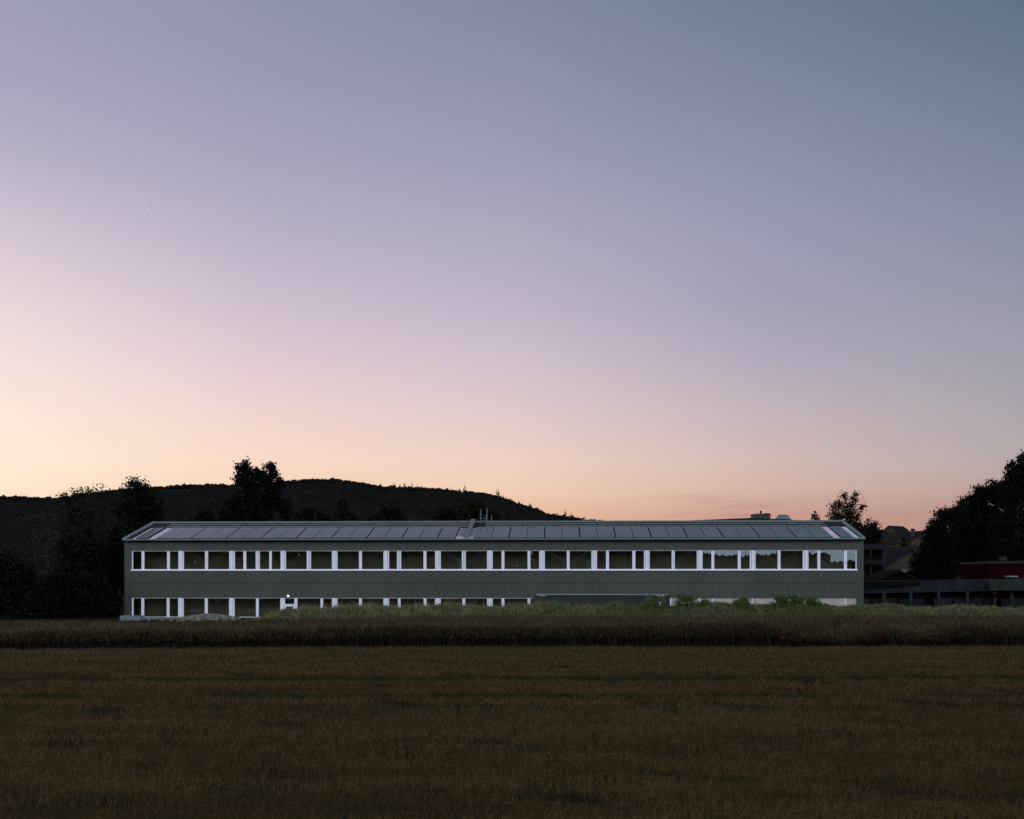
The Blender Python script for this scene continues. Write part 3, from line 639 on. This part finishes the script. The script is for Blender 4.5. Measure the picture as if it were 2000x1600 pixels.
# ------------------------------------------------------------------ roof of the hall behind, with plant box and hood
hall = empty('rear_hall', (0, 140, 0), label='dark low-pitched hall behind the right part of the long roof', cat='building')
def w0(px, py, Y=140): x, y, z = W(px, py, Y); return (x, y-140, z)
a, b, c, d = w0(1290, 1019), w0(1470, 1011.5), w0(1560, 1016), w0(1600, 1024)
MB().prism([(a[0], 0, 0), (d[0], 0, 0), (d[0], 0, d[2]), (c[0], 0, c[2]), (b[0], 0, b[2]), (a[0], 0, a[2])], (0, 22, 0)).build('wall', m_roof, hall)
pb = MB(); x0, x1 = w0(1474.5, 0, 142)[0], w0(1505, 0, 142)[0]; z0, z1 = b[2]-.3, w0(0, 1005.5, 142)[2]
pb.box(x0, x1, 2, 4.5, z0, z1); pb.box(x0-.08, x0+1.05, 1.92, 4.6, z1, z1+.12); pb.box(x0+1.25, x1+.08, 1.92, 4.6, z1-.0, z1+.1); pb.box(x0+1.2, x0+1.8, 1.95, 3.5, z1+.1, z1+.2)
pbo = pb.build('plant_box', mat('dark_brown_sheet', (.035,.028,.02), .7), hall)
MB().rod((w0(1486, 0, 143)[0], 3, z1), (w0(1486, 0, 143)[0], 3, w0(0, 998, 143)[2]), .11).rod((w0(1486, 0, 143)[0], 3, w0(0, 1000.5, 143)[2]), (w0(1486, 0, 143)[0], 3, w0(0, 998, 143)[2]), .14).build('chimney', m_black, hall)
hx = w0(1529, 0, 145)[0]; hz0, hz1, hz2 = w0(0, 1018, 145)[2], w0(0, 1014.8, 145)[2], w0(0, 1006.3, 145)[2]
oct_ = lambda r, z, sy=1: [(hx+r*math.cos(PI/8+i*PI/4), 5+r*sy*math.sin(PI/8+i*PI/4), z) for i in range(8)]
MB().loft([oct_(1.02, hz0-.5), oct_(1.02, hz1), oct_(1.12, hz1), oct_(.62, hz2), oct_(.55, hz2+.04)]).build('roof_hood', m_trim, hall)

# ------------------------------------------------------------------ low concrete building on the right
low = empty('low_building', (0, 0, 0), label='long low concrete building with columns and dark red bands, right of the main building', cat='building')
Yb = 124.0
def bx(name, m, px0, px1, py0, py1, y0, y1, parent=low, sh=0):
    a = W(px0, py1, y0); b = W(px1, py0, y0); return box(name, m, parent, a[0], b[0], y0, y1, a[2], b[2])
def slab(name, m, pts, y0, y1, parent=low):
    ring = [W(px, py, y0) for px, py in pts]; return MB().prism(ring, (0, y1-y0, 0)).build(name, m, parent)
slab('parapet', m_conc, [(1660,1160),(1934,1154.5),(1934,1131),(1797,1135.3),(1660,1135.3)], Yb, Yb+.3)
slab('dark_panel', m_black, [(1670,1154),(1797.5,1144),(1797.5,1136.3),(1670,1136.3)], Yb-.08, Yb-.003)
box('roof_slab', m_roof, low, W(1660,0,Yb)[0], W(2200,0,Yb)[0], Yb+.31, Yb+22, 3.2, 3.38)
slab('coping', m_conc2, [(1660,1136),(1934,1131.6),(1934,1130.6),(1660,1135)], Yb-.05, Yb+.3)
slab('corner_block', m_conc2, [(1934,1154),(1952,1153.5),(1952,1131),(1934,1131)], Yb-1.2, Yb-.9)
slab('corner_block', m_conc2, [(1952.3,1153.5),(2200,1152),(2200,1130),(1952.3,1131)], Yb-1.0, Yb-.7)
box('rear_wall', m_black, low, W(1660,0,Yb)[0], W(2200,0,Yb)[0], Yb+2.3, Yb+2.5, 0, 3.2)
for px in (1700, 1752, 1804, 1858, 1914, 1962, 2010, 2060):
    pass
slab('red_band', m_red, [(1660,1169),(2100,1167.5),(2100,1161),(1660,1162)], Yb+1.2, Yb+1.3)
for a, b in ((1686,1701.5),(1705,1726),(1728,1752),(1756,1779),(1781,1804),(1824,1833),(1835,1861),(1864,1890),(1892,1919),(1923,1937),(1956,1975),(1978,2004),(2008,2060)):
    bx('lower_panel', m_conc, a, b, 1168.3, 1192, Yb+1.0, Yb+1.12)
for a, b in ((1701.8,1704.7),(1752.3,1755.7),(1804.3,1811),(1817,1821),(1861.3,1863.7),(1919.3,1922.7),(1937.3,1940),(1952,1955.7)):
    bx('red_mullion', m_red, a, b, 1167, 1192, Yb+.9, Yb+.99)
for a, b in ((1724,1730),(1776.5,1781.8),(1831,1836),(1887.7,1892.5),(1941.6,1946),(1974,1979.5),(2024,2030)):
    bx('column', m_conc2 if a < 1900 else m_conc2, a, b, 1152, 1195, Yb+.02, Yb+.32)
bx('red_canopy', m_red, 1937, 1956, 1160.5, 1164, Yb-.3, Yb-.01)
upb = empty('roof_house', (0, 0, 0), label='dark red box storey with pale rim on the low building at the right edge', cat='building')
slab('red_wall', m_red, [(1930.5,1128),(2200,1126),(2200,1101),(1930.5,1101)], Yb+4, Yb+12, upb)
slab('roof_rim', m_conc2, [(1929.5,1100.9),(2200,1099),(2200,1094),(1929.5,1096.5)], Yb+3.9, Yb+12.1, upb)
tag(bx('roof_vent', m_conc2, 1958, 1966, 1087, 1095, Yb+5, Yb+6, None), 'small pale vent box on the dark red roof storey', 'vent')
sk = bx('skylight', m_trim, 1971.5, 1988, 1124.6, 1127.5, Yb-.6, Yb+.6, None); tag(sk, 'flat pale skylight in front of the dark red wall', 'skylight')

# ------------------------------------------------------------------ houses on the slope
def house(name, label, px, Y, eave_py, w_, d_, rise, rot, wallm, roofm, zdrop=6, wins=(), over=.5):
    x, y, ze = W(px, eave_py, Y); zb = float(hill_h(np.array([x]), np.array([y]))[0])-.5
    r = empty(name, (x, y, zb), rot, label=label, cat='house'); h = ze-zb; hw, hd = w_/2, d_/2
    MB().prism([(-hw,-hd,0),(hw,-hd,0),(hw,-hd,h),(0,-hd,h+rise),(-hw,-hd,h)], (0, d_, 0)).build('wall', wallm, r)
    m = MB(); s = rise/hw; t = .22
    for sg in (-1, 1):
        m.prism([(0,-hd-over,h+rise+.03),(sg*(hw+over),-hd-over,h-over*s+.03),(sg*(hw+over),-hd-over,h-over*s+.03+t),(0,-hd-over,h+rise+.03+t)], (0, d_+2*over, 0))
    m.build('roof', roofm, r)
    for (wx, wz, ww, wh_) in wins:
        f = MB().box(wx-ww/2-.08, wx+ww/2+.08, -hd-.06, -hd-.005, h+wz-.08, h+wz+wh_+.08).build('window', m_beige, r)
        box('window_pane', m_pane, f, wx-ww/2, wx+ww/2, -hd-.09, -hd-.061, h+wz, h+wz+wh_)
    return r, h
r1, h1 = house('gabled_house', 'beige gabled house highest on the slope, dark roof against the pink sky', 1750, 430, 1044, 8.5, 9, 3.0, R(-52), m_beige, m_tilg, wins=((0,-1.6,1.0,1.3),(-2,-4.2,1,1.3),(2,-4.2,1,1.3)))
r2, h2 = house('hipped_house', 'beige house with two dark windows half hidden by the black trees', 1795, 330, 1056, 10, 9, 2.6, R(12), m_beige, m_tilr, wins=((-3.3,-2.2,1.0,1.2),(-1.0,-2.2,1.0,1.2),(1.4,-2.2,1,1.2)))
MB().box(-3.4,-2.6,-2,-1.2,h2+.2,h2+3.4).box(-3.55,-2.45,-2.15,-1.05,h2+2.9,h2+3.1).build('chimney', m_beige, r2)
r3, h3 = house('gabled_house', 'house with broad dark tiled roof just above the balcony block', 1716, 260, 1063, 12, 8, 2.4, R(80), m_beige, m_tilr)
r5, h5 = house('gabled_house', 'cream house with steep dark roof right of the balcony block', 1750, 215, 1094, 6, 8, 2.4, R(78), m_beige, m_tilr, wins=())
r6, h6 = house('gabled_house', 'house with low dark gable and glazed balcony beside the black trees', 1760, 185, 1108, 8.5, 7, 2.6, R(6), m_beige, m_tilg)
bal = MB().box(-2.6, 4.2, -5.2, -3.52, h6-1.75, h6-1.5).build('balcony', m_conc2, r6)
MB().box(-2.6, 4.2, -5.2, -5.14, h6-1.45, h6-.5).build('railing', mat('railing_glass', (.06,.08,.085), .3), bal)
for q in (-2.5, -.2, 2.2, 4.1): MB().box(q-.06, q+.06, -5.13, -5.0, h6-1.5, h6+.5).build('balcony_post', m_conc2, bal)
r7, h7 = house('garden_shed', 'low dark pitched roof in front of the balcony block', 1738, 150, 1134, 5, 5, 1.2, R(4), m_black, m_tilr)
tag(box('porch_lamp', lamp_mat('pink_lamp', (1,.45,.35), 1.6), None, *[W(1756.3,0,178)[0], W(1758.3,0,178)[0], 178, 178.1, W(0,1129.5,178)[2], W(0,1127.8,178)[2]]), 'tiny lit pinkish lamp below the glazed balcony', 'lamp')
# balcony block
bb = empty('balcony_block', (0, 0, 0), label='three-storey block with open balconies directly right of the long building', cat='building'); Y = 165.0
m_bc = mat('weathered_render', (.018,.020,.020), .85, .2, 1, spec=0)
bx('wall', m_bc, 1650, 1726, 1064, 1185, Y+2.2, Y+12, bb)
for a, b in ((1062,1073.5),(1101.5,1104),(1131.5,1134)): bx('balcony_slab', m_bc, 1660, 1728, a, b, Y, Y+2.19, bb)
for a, b in ((1093.5,1101.4),(1123,1131.4)):
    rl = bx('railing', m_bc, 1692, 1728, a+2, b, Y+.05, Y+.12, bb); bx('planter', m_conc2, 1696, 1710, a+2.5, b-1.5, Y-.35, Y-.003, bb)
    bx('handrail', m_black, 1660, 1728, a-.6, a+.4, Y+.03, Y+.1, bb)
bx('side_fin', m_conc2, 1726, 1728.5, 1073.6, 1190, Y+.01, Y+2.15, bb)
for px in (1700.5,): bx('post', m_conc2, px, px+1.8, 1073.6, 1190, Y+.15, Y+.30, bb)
for a, b in ((1078,1101),(1108,1131)): bx('balcony_door', m_pane, 1712, 1722, a, b, Y+2.1, Y+2.19, bb)
# garden bushes on the slope
for lab, px, Y, cy, rx, ry, b in (('dark hedge bush between the highest house and the roofs below', 1745, 290, 1064, 26, 12, 0), ('dark bush left of the highest house', 1722, 320, 1050, 12, 12, 0), ('dark bush under the beige house, beside the black trees', 1775, 240, 1085, 16, 18, 0), ('dark bush behind the balcony block', 1690, 230, 1058, 20, 18, 0)):
    x, y, z = W(px, cy, Y); zb = float(hill_h(np.array([x]), np.array([y]))[0])
    ptree('garden_bush', lab, Y, px, [(px, cy, rx, ry), (px-rx*.5, cy+ry*.5, rx*.7, ry), (px+rx*.4, cy+ry*.6, rx*.7, ry)], 140, 30, .3, .7, .15, m_leafs[0], zb=zb, cat='bush', group='dark bushes between the houses')

# ------------------------------------------------------------------ the wooded hill
HP = [(-1400,985),(-700,950),(-300,962),(0,972),(60,973),(110,977),(150,969),(200,962),(250,957),(310,953),(400,949),(480,948),(550,943),(600,939),(640,938),(680,941),(720,948),(745,953),(780,954),(850,956),(900,962),(940,965),(975,972),(1000,983),(1040,994),(1070,1006),(1110,1012),(1165,1019),(1250,1035),(1400,1060),(1700,1085),(2300,1100),(3200,1110)]
YH = 2500.0
m_hill = mat('wooded_slope', (.0115,.0115,.0095), .95, .16, .012, spec=0)
pxs = np.linspace(-1400, 3200, 460); rz_ = np.array([W(0, interp(HP, p), YH)[2] for p in pxs])-3
rx_ = (pxs-1000)/F*YH; rowsY = [(-1300, 0), (-900, .22), (-550, .55), (-250, .85), (0, 1), (300, .9), (1200, 0)]
V = []
for dy, k in rowsY: V.append(np.stack([rx_*(1+dy/YH*.5), np.full_like(rx_, YH+dy), rz_*k*(YH+dy*.35 if dy < 0 else YH)/YH], 1))
V = np.concatenate(V); idx = np.arange(len(V)).reshape(len(rowsY), -1)
quads = np.stack([idx[:-1,:-1], idx[:-1,1:], idx[1:,1:], idx[1:,:-1]], -1).reshape(-1, 4)
tag(nmesh('hills', V, quads, m_hill, smooth=True), kind='structure')
# forest: crowns on the ridge and slope, ragged against the sky
def forest():
    C_ = []; S_ = []
    n1, n2 = 2400, 3200
    for n, ridge_ in ((n1, True), (n2, False)):
        p = rs.uniform(-500, 1500, n); z = np.array([W(0, interp(HP, q), YH)[2] for q in p])-3
        if ridge_: dy = rs.uniform(-25, 20, n); k = np.ones(n)
        else:
            dy = -rs.uniform(20, 900, n); k = np.interp(-dy, [0, 250, 550, 900], [1, .85, .55, .22])
        x = (p-1000)/F*YH*(1+dy/YH*.5); zz = z*k*(YH+np.minimum(dy, 0)*.35)/YH
        rr = rs.uniform(4, 7.5, n)*np.where(rs.rand(n) < .06, 1.35, 1); con = (rs.rand(n) < np.interp(p, [700, 760, 960, 990, 1060, 1100], [.004, .06, .01, .16, .1, .03]))
        for i in range(n):
            m = 34; d = rs.randn(m, 3); d /= np.linalg.norm(d, axis=1, keepdims=True)
            if con[i]:
                t = rs.rand(m); hgt = rr[i]*rs.uniform(1.5, 2.3); a = rs.rand(m)*2*PI; q = np.stack([np.cos(a)*(1-t)*rr[i]*.7, np.sin(a)*(1-t)*rr[i]*.7, t*hgt], 1)
                s = np.full(m, rr[i]*.30)*(1.25-t)
            else:
                q = d*rr[i]*(rs.rand(m, 1)**.4)*np.array([1, 1, .8]); s = np.full(m, rr[i]*.36)
            C_.append(q+np.array([x[i], YH+dy[i], zz[i]+rr[i]*(.1 if ridge_ else -.2)])); S_.append(s)
    return leaf_quads(np.concatenate(C_), np.concatenate(S_), .8)
Vf, Ff = forest()
tag(nmesh('forest', Vf, Ff, mat('forest_leaf', (.017,.0172,.014), .95, .10, .004, island=.05, spec=0)), 'ragged dark forest along the crest of the hill behind the building', 'forest', kind='stuff')

# ------------------------------------------------------------------ tree belt across the field behind the viewer, mirrored in the panes
m_belt = mat('belt_leaf', (.10,.105,.045), .8, .3, .3, island=.3, spec=.05)
cc = []; X = -190.0
while X < 150:
    if X < 35: hgt = rs.uniform(16.5, 24)
    else: hgt = float(np.interp(X, [35, 38, 50, 58, 63, 66, 69, 72, 75, 77, 81, 85, 90, 150], [14, 12, 11.4, 12, 11.6, 15, 14.6, 12, 12.6, 9.6, 9.0, 9.6, 8, 9]))*rs.uniform(.96, 1.04)
    Yt = -150+rs.uniform(-3, 3); n = 820; r = min(3.6, hgt*.26)
    u = rs.randn(n, 3); u /= np.linalg.norm(u, axis=1, keepdims=True); u *= (rs.rand(n, 1)**.4)
    k = rs.rand(n); cy = np.where(k < .55, hgt-r*1.15, hgt*.5); rr = np.where(k < .55, r, r*1.35)
    cc.append(np.stack([X+u[:, 0]*rr, Yt+u[:, 1]*rr, np.maximum(.2, cy+u[:, 2]*np.where(k < .55, r*1.15, hgt*.5))], 1))
    X += r*.62
Vb, Fb = leaf_quads(np.concatenate(cc), .75, .8)
tag(nmesh('tree_belt', Vb, Fb, m_belt), 'belt of trees across the field, seen only as the dark skyline mirrored in the window panes', 'trees', kind='stuff')

# ------------------------------------------------------------------ vapour trail
a, b = np.array(W(273.5, 378, 9000)), np.array(W(299, 427, 8600)); segs = 14; rings = []
for i in range(segs+1):
    t = i/segs; c = a+(b-a)*t; r = (3+4.5*min(1, t*2.5))*(1 if t < .7 else max(.15, 1-(t-.7)*2.6)); rings.append([tuple(c+r*np.array([math.cos(2*PI*k/8), .3*math.sin(2*PI*k/8), math.sin(2*PI*k/8)])) for k in range(8)])
mt = bpy.data.materials.new('vapour'); mt.use_nodes = True; t = mt.node_tree; t.nodes.clear(); o_ = t.nodes.new('ShaderNodeOutputMaterial'); mx = t.nodes.new('ShaderNodeMixShader')
ad = t.nodes.new('ShaderNodeBsdfTranslucent'); ad.inputs[0].default_value = (1, .95, .95, 1); tr_ = t.nodes.new('ShaderNodeBsdfTransparent'); mx.inputs[0].default_value = .15
t.links.new(tr_.outputs[0], mx.inputs[1]); t.links.new(ad.outputs[0], mx.inputs[2]); t.links.new(mx.outputs[0], o_.inputs[0])
tag(MB().loft(rings).build('vapour_trail', mt), 'short pinkish vapour trail high in the left of the sky', 'vapour trail')
